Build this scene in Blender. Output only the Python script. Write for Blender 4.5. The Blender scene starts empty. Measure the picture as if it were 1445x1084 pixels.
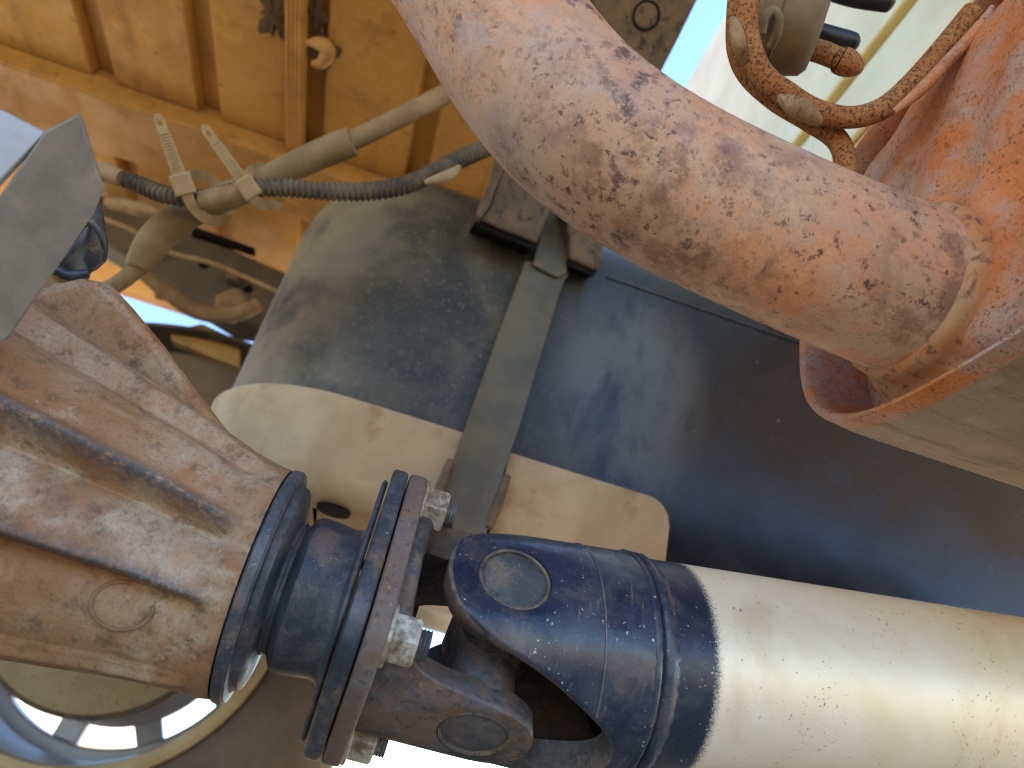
import bpy, bmesh, math, random
from mathutils import Vector, Matrix
random.seed(7)
R = math.radians
scene = bpy.context.scene
col = scene.collection

# ------------------------------------------------------------------ camera
# world frame: X = towards the vehicle's front, Y = across it, Z = up (metres)
F, CX, CY = 1091.0, 722.5, 542.0
TH, RO, YA = R(30), R(14), R(7.5)
def _rot(v):
    c, s = math.cos(RO), math.sin(RO)
    return Vector((c*v[0]+s*v[1], -s*v[0]+c*v[1], v[2]))
_right = _rot((1, 0, 0)); _up = _rot((0, math.cos(TH), -math.sin(TH))); _fw = _rot((0, -math.sin(TH), -math.cos(TH)))
_L = math.cos(YA)*_right + math.sin(YA)*_fw
_T = math.cos(YA)*_fw - math.sin(YA)*_right
CAM = Vector((0, 0, .26))
M3 = Matrix((_L, _T, _up))
cam = bpy.data.cameras.new('camera'); cam.sensor_width = 36; cam.lens = 36*F/1445
cam.clip_start = .01; cam.clip_end = 2000
cam.dof.use_dof = True; cam.dof.focus_distance = .325; cam.dof.aperture_fstop = 11
co = bpy.data.objects.new('camera', cam); col.objects.link(co)
co.matrix_world = Matrix.Translation(CAM) @ M3.to_4x4()
scene.camera = co

# ------------------------------------------------------------------ sky, sun, exposure
SUN_EL, SUN_AZ = R(37), R(22)             # azimuth from +X, counter-clockwise
world = bpy.data.worlds.new('World'); scene.world = world; world.use_nodes = True
wn = world.node_tree
sky = wn.nodes.new('ShaderNodeTexSky'); sky.sky_type = 'NISHITA'; sky.sun_disc = False
sky.dust_density = .2; sky.ozone_density = 5; sky.air_density = 1.0; sky.sun_elevation = SUN_EL; sky.sun_rotation = math.pi/2 - SUN_AZ
wn.nodes['Background'].inputs['Strength'].default_value = .15
wn.links.new(sky.outputs[0], wn.nodes['Background'].inputs[0])
sl = bpy.data.lights.new('sun', 'SUN'); sl.energy = 5; sl.angle = R(.5); sl.color = (1, .93, .82)
so = bpy.data.objects.new('sun', sl); col.objects.link(so)
sd = Vector((math.cos(SUN_EL)*math.cos(SUN_AZ), math.cos(SUN_EL)*math.sin(SUN_AZ), math.sin(SUN_EL)))
so.rotation_euler = sd.to_track_quat('Z', 'Y').to_euler()
so.location = (2, 3, 4)
scene.view_settings.view_transform = 'Standard'; scene.view_settings.look = 'None'
scene.view_settings.exposure = 2.05; scene.view_settings.gamma = 1
scene.cycles.max_bounces = 8; scene.cycles.diffuse_bounces = 6
scene.render.engine = 'CYCLES'; scene.cycles.filter_width = 1.1

# ------------------------------------------------------------------ pixel helpers
def ray(px, py): return M3 @ Vector(((px-CX)/F, (CY-py)/F, -1))
def at(px, py, d): return CAM + ray(px, py)*d
def hit(px, py, ax, val):
    v = ray(px, py); return CAM + v*((val-CAM[ax])/v[ax])
def hitp(px, py, p0, n):
    v = ray(px, py); return CAM + v*((p0-CAM).dot(n)/v.dot(n))

# ------------------------------------------------------------------ materials
class N:
    def __init__(s, name):
        s.m = bpy.data.materials.new(name); s.m.use_nodes = True; s.t = s.m.node_tree
        s.b = s.t.nodes['Principled BSDF']
        s.tc = s.t.nodes.new('ShaderNodeTexCoord').outputs['Object']
    def new(s, k): return s.t.nodes.new('ShaderNode'+k)
    def ln(s, a, b): s.t.links.new(a, b)
    def mapping(s, scale=(1, 1, 1), rot=(0, 0, 0), loc=(0, 0, 0)):
        n = s.new('Mapping'); s.ln(s.tc, n.inputs[0])
        n.inputs['Scale'].default_value = scale; n.inputs['Rotation'].default_value = rot; n.inputs['Location'].default_value = loc
        return n.outputs[0]
    def noise(s, scale, detail=6, rough=.6, dist=0, vec=None, loc=0):
        n = s.new('TexNoise'); n.inputs['Scale'].default_value = scale; n.inputs['Detail'].default_value = detail
        n.inputs['Roughness'].default_value = rough; n.inputs['Distortion'].default_value = dist
        if vec is None: vec = s.mapping(loc=(loc, loc*.7, loc*1.3)) if loc else s.tc
        s.ln(vec, n.inputs['Vector']); return n.outputs['Fac']
    def voro(s, scale, vec=None, loc=0):
        n = s.new('TexVoronoi'); n.inputs['Scale'].default_value = scale; n.inputs['Randomness'].default_value = 1
        if vec is None: vec = s.mapping(loc=(loc, loc*.7, loc*1.3)) if loc else s.tc
        s.ln(vec, n.inputs['Vector']); return n.outputs['Distance']
    def ramp(s, v, lo, hi, a=0., b=1.):
        n = s.new('MapRange'); n.interpolation_type = 'SMOOTHSTEP'
        s.ln(v, n.inputs[0]); n.inputs[1].default_value = lo; n.inputs[2].default_value = hi
        n.inputs[3].default_value = a; n.inputs[4].default_value = b
        return n.outputs[0]
    def mul(s, a, b, op='MULTIPLY'):
        n = s.new('Math'); n.operation = op
        for i, v in enumerate((a, b)):
            if isinstance(v, (int, float)): n.inputs[i].default_value = v
            else: s.ln(v, n.inputs[i])
        return n.outputs[0]
    def mix(s, fac, a, b):
        n = s.new('Mix'); n.data_type = 'RGBA'
        if isinstance(fac, (int, float)): n.inputs[0].default_value = fac
        else: s.ln(fac, n.inputs[0])
        for i, v in ((6, a), (7, b)):
            if isinstance(v, tuple): n.inputs[i].default_value = (*v, 1)
            else: s.ln(v, n.inputs[i])
        return n.outputs[2]
    def attr(s, name):
        n = s.new('Attribute'); n.attribute_name = name; return n.outputs['Fac']
    def bump(s, h, strength=.3, dist=.001):
        n = s.new('Bump'); n.inputs['Strength'].default_value = strength; n.inputs['Distance'].default_value = dist
        s.ln(h, n.inputs['Height'])
        old = s.b.inputs['Normal']
        if old.is_linked: s.ln(old.links[0].from_socket, n.inputs['Normal'])
        s.ln(n.outputs[0], old)
    def done(s, color, rough=.6, metal=0., spec=.5):
        for k, v in (('Base Color', color), ('Roughness', rough), ('Metallic', metal), ('Specular IOR Level', spec)):
            i = s.b.inputs[k]
            if isinstance(v, tuple): i.default_value = (*v, 1)
            elif isinstance(v, (int, float)): i.default_value = v
            else: s.ln(v, i)
        return s.m

def spots(n, scale, size, cscale, clo, chi, loc=0):
    """small round marks gathered in clusters"""
    t = n.new('TexNoise'); t.inputs['Scale'].default_value = scale*1.3; t.inputs['Detail'].default_value = 4; n.ln(n.tc, t.inputs['Vector'])
    w = n.new('VectorMath'); w.operation = 'SCALE'; n.ln(t.outputs['Color'], w.inputs[0]); w.inputs['Scale'].default_value = 1.3/scale
    a = n.new('VectorMath'); n.ln(n.mapping(loc=(loc, loc*.7, loc*1.3)), a.inputs[0]); n.ln(w.outputs[0], a.inputs[1])
    vv = n.new('TexVoronoi'); vv.inputs['Scale'].default_value = scale; n.ln(a.outputs[0], vv.inputs['Vector'])
    sz = n.new('SeparateColor'); n.ln(vv.outputs['Color'], sz.inputs[0])          # each mark its own size
    d = n.mul(vv.outputs['Distance'], n.ramp(sz.outputs[0], 0, 1, .8, 3.2))
    v = n.ramp(d, size*.6, size*1.3, 1, 0)
    return n.mul(v, n.ramp(n.noise(cscale, 3, loc=loc+3), clo, chi))

MAT = {}
def mk_exhaust():
    n = N('rusted_exhaust_pipe')
    c = n.mix(n.ramp(n.noise(14, 8, .68), .38, .62), (.615, .261, .115), (.572, .304, .164))
    c = n.mix(n.ramp(n.noise(20, 9, .72, loc=2), .44, .66), c, (.530, .361, .254))
    c = n.mix(n.ramp(n.noise(34, 9, .75, loc=5), .48, .70, 0, .75), c, (.700, .399, .213))
    c = n.mix(n.ramp(n.noise(900, 4, .7, loc=6), .42, .8, 0, .5), c, (.297, .133, .070))
    c = n.mix(n.ramp(n.noise(9, 8, .7, loc=25), .40, .60, 0, .7), c, (.43, .30, .215))
    c = n.mix(n.ramp(n.noise(40, 9, .75, loc=27), .50, .68, 0, .5), c, (.36, .27, .225))
    big = n.ramp(n.noise(11, 5, .6, loc=8), .40, .62)
    c = n.mix(n.mul(n.ramp(n.noise(60, 9, .75, loc=12), .44, .62, 0, .85), big), c, (.22, .105, .07))
    cl = n.ramp(n.noise(15, 6, .65, loc=3), .46, .60)
    c = n.mix(n.mul(n.ramp(n.noise(105, 7, .72, .3, loc=1), .51, .61, 0, .95), cl), c, (.10, .048, .04))
    c = n.mix(n.mul(n.ramp(n.noise(230, 6, .75, loc=17), .55, .63, 0, .95), n.ramp(n.noise(13, 5, .65, loc=15), .42, .6)), c, (.105, .05, .04))
    c = n.mix(n.mul(spots(n, 240, .30, 22, .48, .62), .85), c, (.095, .045, .038))
    c = n.mix(n.mul(spots(n, 700, .30, 20, .46, .64, 4), .55), c, (.13, .06, .045))
    c = n.mix(n.ramp(n.noise(26, 8, .7, loc=21), .56, .72, 0, .65), c, (.45, .36, .32))
    n.bump(n.noise(900, 5, .7), .14, .0004); n.bump(n.noise(170, 7, .7, loc=1), .22, .0008)
    return n.done(c, n.ramp(n.noise(60, 6, loc=9), .35, .65, .48, .75), 0, .4)
MAT['exhaust'] = mk_exhaust()
def mk_muffler():
    n = N('orange_rusted_muffler')
    c = n.mix(n.ramp(n.noise(20, 6, .6), .4, .62), (.551, .162, .037), (.593, .221, .078))
    c = n.mix(n.ramp(n.noise(24, 8, .7, loc=3), .40, .60), c, (.44, .28, .205))
    c = n.mix(n.ramp(n.noise(1, 4, .7, 0, n.mapping((420, 420, 1100))), .52, .7, 0, .65), c, (.331, .092, .023))
    c = n.mix(n.mul(n.ramp(n.noise(240, 6, .75, .1, loc=4), .57, .67, 0, .9), n.ramp(n.noise(36, 4, loc=2), .42, .6)), c, (.138, .042, .016))
    c = n.mix(n.ramp(n.noise(55, 8, .75, loc=9), .5, .68, 0, .6), c, (.30, .12, .045))
    c = n.mix(n.mul(spots(n, 520, .34, 40, .38, .6), .8), c, (.152, .046, .018))
    c = n.mix(n.mul(spots(n, 650, .38, 60, .38, .6, 6), .75), c, (.207, .060, .019))
    n.bump(n.noise(800, 5, .7), .25, .0005); n.bump(n.noise(160, 5, .6, loc=1), .2, .001)
    return n.done(c, .75, 0, .35)
MAT['muffler'] = mk_muffler()
def mk_shell():
    n = N('dusty_muffler_shell')
    c = n.mix(n.ramp(n.noise(30, 5, .6), .35, .65), (.30, .21, .14), (.36, .26, .19))
    c = n.mix(n.ramp(n.noise(1, 5, .7, 0, n.mapping((14, 90, 90))), .48, .68, 0, .75), c, (.17, .11, .07))
    c = n.mix(n.ramp(n.noise(70, 8, .75, loc=5), .52, .68, 0, .6), c, (.44, .32, .22))
    c = n.mix(n.ramp(n.noise(500, 5, .75, loc=8), .5, .72, 0, .5), c, (.16, .10, .065))
    n.bump(n.noise(300, 4), .15, .0005)
    return n.done(c, .75, 0, .3)
MAT['shell'] = mk_shell()
MAT['collar'] = None
def mk_rod():
    n = N('pitted_rust_rod')
    c = n.mix(n.ramp(n.noise(60, 5, .6), .38, .62), (.42, .16, .05), (.48, .235, .085))
    c = n.mix(n.ramp(n.noise(620, 6, .8), .49, .58), c, (.12, .05, .025))
    n.bump(n.noise(620, 6, .8), .9, .001); n.bump(n.noise(160, 4, .6), .5, .0015)
    return n.done(c, .85, 0, .2)
MAT['rod'] = mk_rod()
def simple(name, a, b, scale=30, rough=.7, metal=0., dark=None, bump=.15, bscale=300, spec=.4, dscale=120, dlo=.55, dhi=.7, dist=.4):
    n = N(name)
    c = n.mix(n.ramp(n.noise(scale, 6, .6, dist), .36, .64), a, b)
    if dark: c = n.mix(n.ramp(n.noise(dscale, 6, .7, .4, loc=4), dlo, dhi), c, dark)
    n.bump(n.noise(bscale, 5, .65), bump, .0006)
    return n.done(c, rough, metal, spec)
MAT['weld_dust'] = simple('dust_caked_weld', (.38, .26, .13), (.27, .16, .075), 90, .9, 0, (.16, .08, .04), .5, 300, .3, 200, .5, .66)
MAT['collar'] = simple('orange_weld_collar', (.47, .195, .07), (.45, .24, .115), 60, .78, 0, (.19, .08, .04), .35, 500, .3, 170, .5, .66)
def mk_cast():
    n = N('dirty_cast_housing')
    c = n.mix(n.ramp(n.noise(14, 6, .62, .3), .38, .62), (.275, .128, .051), (.343, .207, .116))
    c = n.mix(n.ramp(n.noise(26, 7, .68, .3, loc=2), .47, .66), c, (.423, .311, .207))
    c = n.mix(n.ramp(n.noise(20, 7, .68, .3, loc=7), .52, .7, 0, .8), c, (.332, .132, .042))
    c = n.mix(n.ramp(n.noise(120, 8, .78, loc=3), .49, .66, 0, .75), c, (.114, .062, .034))
    c = n.mix(n.ramp(n.noise(800, 5, .7, loc=3), .46, .75, 0, .6), c, (.098, .057, .033))
    c = n.mix(n.mul(n.ramp(n.noise(40, 6, .6, .4, loc=11), .63, .67), .75), c, (.378, .226, .116))
    c = n.mix(n.mul(spots(n, 300, .2, 30, .5, .62, 3), .8), c, (.412, .273, .150))
    w = n.mul(n.attr('crest'), n.ramp(n.noise(380, 6, .8, loc=5), .34, .54))
    c = n.mix(w, c, (.069, .068, .071))
    n.bump(n.noise(800, 5, .7), .3, .0005); n.bump(n.noise(90, 7, .65, loc=1), .35, .0018)
    return n.done(c, n.ramp(n.noise(50, 5, loc=4), .35, .65, .5, .72), 0, .5)
MAT['cast'] = mk_cast()
def mk_black(name, dust=.5, rust=0., scr=1., base=(.011, .017, .034), rough=.3):
    n = N(name)
    c = n.mix(n.ramp(n.noise(34, 9, .75), .42, .70, 0, dust*.8), base, (.19, .19, .195))
    c = n.mix(n.ramp(n.noise(40, 9, .78, loc=3), .5, .68, 0, dust), c, (.23, .155, .092))
    c = n.mix(n.ramp(n.noise(700, 5, .7, loc=2), .5, .75, 0, dust*.7), c, (.13, .11, .09))
    if rust:
        c = n.mix(n.mul(n.ramp(n.noise(34, 7, .7, .2, loc=8), .56-.14*rust, .70-.10*rust), .85), c, (.155, .098, .072))
        c = n.mix(n.mul(n.ramp(n.noise(90, 7, .75, .1, loc=5), .54, .68), rust*.8), c, (.21, .105, .05))
        c = n.mix(n.mul(n.ramp(n.noise(260, 6, .75, loc=6), .54, .66), .8), c, (.03, .028, .032))
    c = n.mix(n.mul(spots(n, 470, .15, 45, .42, .6), scr), c, (.5, .49, .46))
    st = n.ramp(n.noise(1, 4, .7, 0, n.mapping((700, 70, 70), (0, .15, .05))), .60, .74, 0, .5*scr)
    c = n.mix(st, c, (.26, .25, .24))
    n.bump(n.noise(600, 5, .7), .14, .0005); n.bump(n.noise(120, 6, loc=2), .16+.2*rust, .001)
    return n.done(c, n.ramp(n.noise(50, 6, .65, loc=1), .35, .68, rough, rough+.3), 0, .5)
MAT['black'] = mk_black('chipped_black_paint', .30, 0, 1, (.008, .017, .042), .18)
MAT['black_dusty'] = mk_black('dusty_black_metal', .7, .12, .3, (.022, .030, .046), .4)
MAT['flange'] = mk_black('rust_bitten_flange', .9, 1.1, .3, (.13, .095, .08), .55)
MAT['forge'] = mk_black('muddy_forged_yoke', .9, .75, .25, (.035, .034, .036), .5)
def mk_alloy():
    n = N('dusty_silver_tube')
    c = n.mix(n.ramp(n.noise(18, 5, .6), .35, .65), (.84, .76, .62), (.79, .68, .49))
    c = n.mix(n.ramp(n.noise(14, 5, .6, .6, loc=5), .5, .72, 0, .8), c, (.66, .52, .33))
    c = n.mix(n.mul(n.ramp(n.noise(520, 4, .75), .6, .68), n.ramp(n.noise(22, 3, loc=2), .46, .6)), c, (.24, .16, .09))
    c = n.mix(n.mul(spots(n, 330, .15, 30, .5, .62), .8), c, (.2, .13, .07))
    c = n.mix(n.ramp(n.noise(1, 3, .6, .4, n.mapping((60, 340, 340), (.5, .2, .4))), .72, .8, 0, .5), c, (.8, .78, .74))
    p = n.new('SeparateXYZ'); n.ln(n.new('NewGeometry').outputs['Position'], p.inputs[0])
    c = n.mix(n.mul(n.ramp(p.outputs[0], .16, .40, 0, .8), n.ramp(n.noise(26, 7, .7, loc=13), .34, .6)), c, (.74, .56, .28))
    # overspray of the black paint fades into the tube over a few millimetres
    w = n.ramp(n.mul(n.attr('spray'), n.mul(n.noise(1100, 5, .85), .75), 'ADD'), .70, .98)
    pk = n.mix(n.mul(spots(n, 520, .16, 40, .40, .6, 8), .9), n.mix(n.ramp(n.noise(40, 8, .75, loc=3), .45, .7, 0, .35), (.009, .016, .036), (.17, .16, .15)), (.5, .49, .46))
    c = n.mix(w, c, pk)
    n.bump(n.noise(600, 4, .7), .12, .0004)
    return n.done(c, n.mix(w, (.5, .5, .5), (.34, .34, .34)), n.mix(w, (.38, .38, .38), (0, 0, 0)), .5)
MAT['alloy'] = mk_alloy()
def mk_panel(name, a, b):
    n = N(name); dk = tuple(x*.45 for x in a); lt = tuple(min(.85, x*1.3) for x in a)
    c = n.mix(n.ramp(n.noise(6, 7, .65), .36, .64), a, b)
    c = n.mix(n.ramp(n.noise(1, 6, .65, .2, n.mapping((22, 3, 22))), .5, .72, 0, .55), c, dk)      # drip streaks across the pans
    c = n.mix(n.ramp(n.noise(18, 8, .72, loc=4), .52, .7, 0, .6), c, dk)
    c = n.mix(n.ramp(n.noise(13, 7, .68, loc=7), .55, .7, 0, .6), c, lt)
    c = n.mix(n.ramp(n.noise(160, 6, .75, loc=2), .5, .72, 0, .45), c, dk)
    c = n.mix(n.mul(spots(n, 55, .16, 9, .44, .6, 5), .75), c, tuple(x*.3 for x in a))
    n.bump(n.noise(120, 6, .65), .12, .0015); n.bump(n.noise(5, 3, loc=3), .3, .01)
    return n.done(c, n.ramp(n.noise(20, 6, loc=1), .35, .65, .42, .7), 0, .45)
def mk_tank():
    n = N('dusty_black_plastic_tank')
    p = n.new('SeparateXYZ'); n.ln(n.new('NewGeometry').outputs['Position'], p.inputs[0])
    left = n.ramp(p.outputs[0], .05, .17, 1, 0)          # road dust thrown on by the wheel
    base = (.007, .011, .019)
    dust = n.ramp(n.noise(9, 5, .6, .5), .38, .66)
    dcol = n.mix(n.ramp(n.noise(16, 6, .65, .3, loc=31), .36, .64), (.055, .048, .030), (.17, .14, .08))
    c = n.mix(n.mul(n.mul(n.mul(dust, .6), .4, 'ADD'), n.mul(n.mul(left, .93), .05, 'ADD')), base, dcol)
    c = n.mix(n.mul(n.mul(spots(n, 120, .30, 14, .42, .62), left), .32), c, (.19, .165, .105))
    c = n.mix(n.mul(n.mul(spots(n, 210, .28, 20, .45, .58, 3), left), .5), c, (.2, .17, .11))
    c = n.mix(n.mul(spots(n, 90, .07, 30, .5, .56, 7), .7), c, (.3, .27, .22))
    c = n.mix(n.mul(n.ramp(n.noise(12, 6, .65, .3, loc=6), .5, .74, 0, .3), n.mul(left, .2, 'ADD')), c, (.16, .14, .105))
    c = n.mix(n.mul(n.ramp(n.noise(260, 6, .75, loc=2), .52, .7, 0, .5), left), c, (.2, .17, .11))
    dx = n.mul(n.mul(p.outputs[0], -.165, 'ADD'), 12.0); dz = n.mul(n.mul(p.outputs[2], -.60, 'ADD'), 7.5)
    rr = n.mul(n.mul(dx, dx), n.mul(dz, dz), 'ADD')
    refl = n.mul(n.ramp(rr, 0, 1, 1, 0), n.ramp(n.noise(1, 7, .7, .3, n.mapping((26, 26, 9), (0, .15, 0))), .36, .62))   # tan reflection band painted in, broken up like smeared dust
    c = n.mix(n.mul(refl, .55), c, (.17, .16, .14))
    end_tan = n.mul(n.ramp(p.outputs[0], -.13, -.05, 1, 0), n.ramp(n.noise(20, 7, .7, loc=41), .3, .6))     # paler tan towards the rounded end
    c = n.mix(n.mul(end_tan, .75), c, (.24, .19, .11))
    n.bump(n.noise(260, 4), .06, .0005); n.bump(n.noise(7, 2, loc=2), .25, .006)
    r = n.mul(n.ramp(n.noise(20, 4, loc=1), .35, .65, .2, .3), n.mul(left, .28), 'ADD')
    return n.done(c, r, 0, .5)
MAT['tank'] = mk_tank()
MAT['guard'] = simple('dust_covered_guard', (.504, .370, .215), (.403, .275, .150), 16, .62, 0, (.319, .182, .085), .12, 260, .4, 26, .54, .72)
MAT['strap'] = simple('dusty_steel_strap', (.086, .078, .057), (.132, .107, .066), 30, .55, 0, (.172, .102, .045), .15, 300, .45, 45, .58, .74)
MAT['bracket_rust'] = simple('rusty_dirty_bracket', (.10, .075, .05), (.16, .105, .06), 60, .75, 0, (.045, .038, .03), .3, 300, .35, 90, .52, .64)
MAT['dark_gap'] = simple('black_rubber_and_gaps', (.005, .005, .005), (.009, .008, .007), 60, .8, spec=.15)  # near-black rubber; also paints the shade inside holes and gaps
MAT['zinc'] = simple('zinc_plated_nut', (.52, .48, .40), (.38, .33, .25), 120, .5, .25, (.20, .14, .085), .25, 500, .5, 130, .44, .62)
MAT['galv'] = simple('galvanised_bracket', (.22, .19, .155), (.165, .145, .12), 70, .55, .1, (.29, .23, .16), .3, 420, .5, 60, .56, .7)
MAT['galv_lit'] = simple('skylit_galvanised_face', (.38, .39, .41), (.31, .32, .33), 50, .5, .1, (.36, .34, .31), .15, 420, .5, 70, .6, .75)  # paler copy: skylight on the top face put into its colour
MAT['hose'] = simple('dusty_rubber_hose', (.27, .18, .085), (.20, .13, .06), 34, .8, 0, (.10, .085, .06), .1, 500, .3, 70, .58, .74)
MAT['conduit'] = simple('dusty_corrugated_conduit', (.035, .031, .026), (.14, .10, .055), 40, .6, 0, None, .1, 500)
MAT['tape'] = simple('dusty_cloth_tape', (.34, .235, .12), (.25, .165, .08), 60, .85)
MAT['nylon'] = simple('yellowed_nylon', (.40, .275, .13), (.32, .205, .085), 60, .5)
MAT['bed'] = mk_panel('dusty_cream_bed_paint', (.550, .303, .070), (.454, .237, .050))
MAT['beam'] = mk_panel('dusty_cross_beam', (.427, .237, .061), (.358, .188, .044))
MAT['mud'] = simple('dried_mud', (.08, .05, .028), (.12, .075, .04), 120, .95, 0, None, .8, 120)
MAT['dark_frame'] = simple('dusty_dark_frame', (.075, .06, .042), (.12, .09, .055), 14, .7, 0, (.035, .03, .025), .1, 120)
MAT['white_paint'] = simple('cream_cab_paint', (.80, .63, .30), (.70, .52, .22), 8, .2, 0, None, .01, 40)
MAT['dusty_rubber'] = simple('dust_coated_rubber_mount', (.21, .145, .075), (.16, .11, .058), 50, .85, 0, None, .3, 700)
MAT['rubber'] = simple('black_rubber', (.014, .015, .018), (.022, .022, .024), 60, .4, 0, None, .05, 300)
MAT['tyre'] = simple('dusty_tyre_rubber', (.19, .135, .08), (.135, .095, .06), 12, .8, 0, None, .2, 160)
MAT['rim'] = simple('silver_wheel_paint', (.55, .56, .57), (.48, .48, .47), 14, .42, .3, None, .03, 100)
MAT['rim_dust'] = simple('dusty_wheel_lip', (.50, .36, .17), (.43, .29, .13), 18, .6)
MAT['drum'] = simple('dusty_brake_drum', (.34, .25, .13), (.28, .19, .09), 26, .7, 0, (.16, .09, .04), .1, 200)
MAT['plug'] = simple('taped_black_plug', (.02, .028, .045), (.07, .075, .085), 70, .38, 0, (.15, .12, .08), .3, 160)
MAT['brass_bolt'] = simple('dusty_yellow_bolt', (.38, .28, .15), (.30, .2, .1), 90, .6)
MAT['dirt'] = simple('pale_tan_dirt', (.47, .355, .225), (.40, .295, .18), 1.2, .95, 0, (.33, .24, .15), .5, 30, .2, 7, .5, .7)
MAT['ring_dust'] = simple('dusty_snap_ring', (.17, .125, .08), (.05, .05, .055), 70, .6, 0, (.03, .03, .033), .2, 400, .4, 160, .5, .62)
MAT['cap'] = mk_black('scuffed_bearing_cap', .95, .2, .5, (.05, .055, .065), .4)

# ------------------------------------------------------------------ object helpers
ORG = {}
def thing(name, base, label, cat, group=None):
    o = bpy.data.objects.new(name, None); col.objects.link(o); o.location = base; o.empty_display_size = .02
    o['label'] = label; o['category'] = cat
    if group: o['group'] = group
    ORG[o] = Vector(base); return o
def mesh_obj(name, V, Fc, mat, parent=None, sharp=35, attr=None, kind=None):
    """V in world metres"""
    V = [Vector(v) for v in V]
    if parent is None:
        xs = [v.x for v in V]; ys = [v.y for v in V]; zs = [v.z for v in V]
        org = Vector(((min(xs)+max(xs))/2, (min(ys)+max(ys))/2, min(zs)))
    else: org = ORG[parent]
    me = bpy.data.meshes.new(name); me.from_pydata([v-org for v in V], [], Fc); me.validate()
    bm = bmesh.new(); bm.from_mesh(me); bmesh.ops.recalc_face_normals(bm, faces=bm.faces); bm.to_mesh(me); bm.free()
    if attr:
        for k, vals in attr.items():
            a = me.attributes.new(k, 'FLOAT', 'POINT')
            if len(vals) == len(me.vertices): a.data.foreach_set('value', vals)
    me.polygons.foreach_set('use_smooth', [True]*len(me.polygons))
    me.set_sharp_from_angle(angle=R(sharp))
    me.materials.append(MAT[mat])
    o = bpy.data.objects.new(name, me); col.objects.link(o); ORG[o] = org
    if parent is None: o.location = org
    else: o.parent = parent
    if kind: o['kind'] = kind
    return o
def tag(o, label, cat, group=None):
    o['label'] = label; o['category'] = cat
    if group: o['group'] = group
    return o
def bevel(o, w, seg=3, ang=40):
    m = o.modifiers.new('bevel', 'BEVEL'); m.width = w; m.segments = seg; m.limit_method = 'ANGLE'; m.angle_limit = R(ang)
    m.harden_normals = False
    return o
def spline(pts, per=10):
    """Catmull-Rom through tuples of equal length"""
    out = []; n = len(pts)
    for i in range(n-1):
        p0, p1, p2, p3 = pts[max(i-1, 0)], pts[i], pts[i+1], pts[min(i+2, n-1)]
        for k in range(per):
            t = k/per; t2 = t*t; t3 = t2*t
            out.append(tuple(.5*(2*b+(c-a)*t+(2*a-5*b+4*c-d)*t2+(-a+3*b-3*c+d)*t3) for a, b, c, d in zip(p0, p1, p2, p3)))
    out.append(tuple(pts[-1])); return out
def sweep(pts, radii, n=24, cap=True, V=None, Fc=None, round_end=0):
    V = [] if V is None else V; Fc = [] if Fc is None else Fc
    pts = [Vector(p) for p in pts]; radii = list(radii)
    t0 = (pts[1]-pts[0]).normalized(); a = t0.orthogonal().normalized(); base = len(V)
    for i, p in enumerate(pts):
        t = (pts[min(i+1, len(pts)-1)]-pts[max(i-1, 0)]).normalized()
        a = (a - t*a.dot(t)).normalized(); b = t.cross(a)
        for k in range(n):
            u = 2*math.pi*k/n; V.append(p+radii[i]*(math.cos(u)*a+math.sin(u)*b))
    for i in range(len(pts)-1):
        for k in range(n):
            j = base+i*n; k2 = (k+1) % n; Fc.append((j+k, j+k2, j+n+k2, j+n+k))
    if cap:
        Fc.append(tuple(base+k for k in range(n))[::-1]); e = base+(len(pts)-1)*n; Fc.append(tuple(e+k for k in range(n)))
    return V, Fc
def tube_px(P, per=10, n=24, V=None, Fc=None):
    """P: (px, py, depth, width in px) -> swept tube"""
    q = spline(P, per)
    return sweep([at(x, y, d) for x, y, d, w in q], [w/2/F*d for x, y, d, w in q], n, True, V, Fc)
def frame(ax, ref=None):
    ax = Vector(ax).normalized(); a = Vector(ref) if ref is not None else ax.orthogonal()
    a = (a-ax*a.dot(ax)).normalized(); return ax, a, ax.cross(a)
def lathe(org, ax, prof, n=64, ref=None, rfun=None, V=None, Fc=None, closed=True):
    """prof: (s, r) along axis"""
    V = [] if V is None else V; Fc = [] if Fc is None else Fc
    ax, a, b = frame(ax, ref); base = len(V); org = Vector(org)
    for s, r in prof:
        for k in range(n):
            u = 2*math.pi*k/n; rr = r*(rfun(u) if rfun else 1)
            V.append(org+ax*s+rr*(math.cos(u)*a+math.sin(u)*b))
    for i in range(len(prof)-1):
        for k in range(n):
            j = base+i*n; k2 = (k+1) % n; Fc.append((j+k, j+k2, j+n+k2, j+n+k))
    if closed:
        Fc.append(tuple(base+k for k in range(n))[::-1]); e = base+(len(prof)-1)*n; Fc.append(tuple(e+k for k in range(n)))
    return V, Fc
def prism(pts, ext, V=None, Fc=None):
    V = [] if V is None else V; Fc = [] if Fc is None else Fc
    b = len(V); n = len(pts); pts = [Vector(p) for p in pts]; ext = Vector(ext)
    V += pts; V += [p+ext for p in pts]
    Fc.append(tuple(b+i for i in range(n))); Fc.append(tuple(b+n+i for i in range(n))[::-1])
    for i in range(n): Fc.append((b+i, b+(i+1) % n, b+n+(i+1) % n, b+n+i))
    return V, Fc
def box(lo, hi, V=None, Fc=None):
    x0, y0, z0 = lo; x1, y1, z1 = hi
    return prism([(x0, y0, z0), (x1, y0, z0), (x1, y1, z0), (x0, y1, z0)], (0, 0, z1-z0), V, Fc)
def hexprism(org, ax, r, h, ref, V=None, Fc=None):
    return lathe(org, ax, [(0, r*.96), (.0006, r), (h-.001, r), (h, r*.9)], 6, ref, None, V, Fc)

# ================================================================== SETTING
GZ = .08
g = mesh_obj('ground', [(-300, -300, GZ), (300, -300, GZ), (300, 300, GZ), (-300, 300, GZ)], [(0, 1, 2, 3)], 'dirt'); g['kind'] = 'structure'

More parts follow.
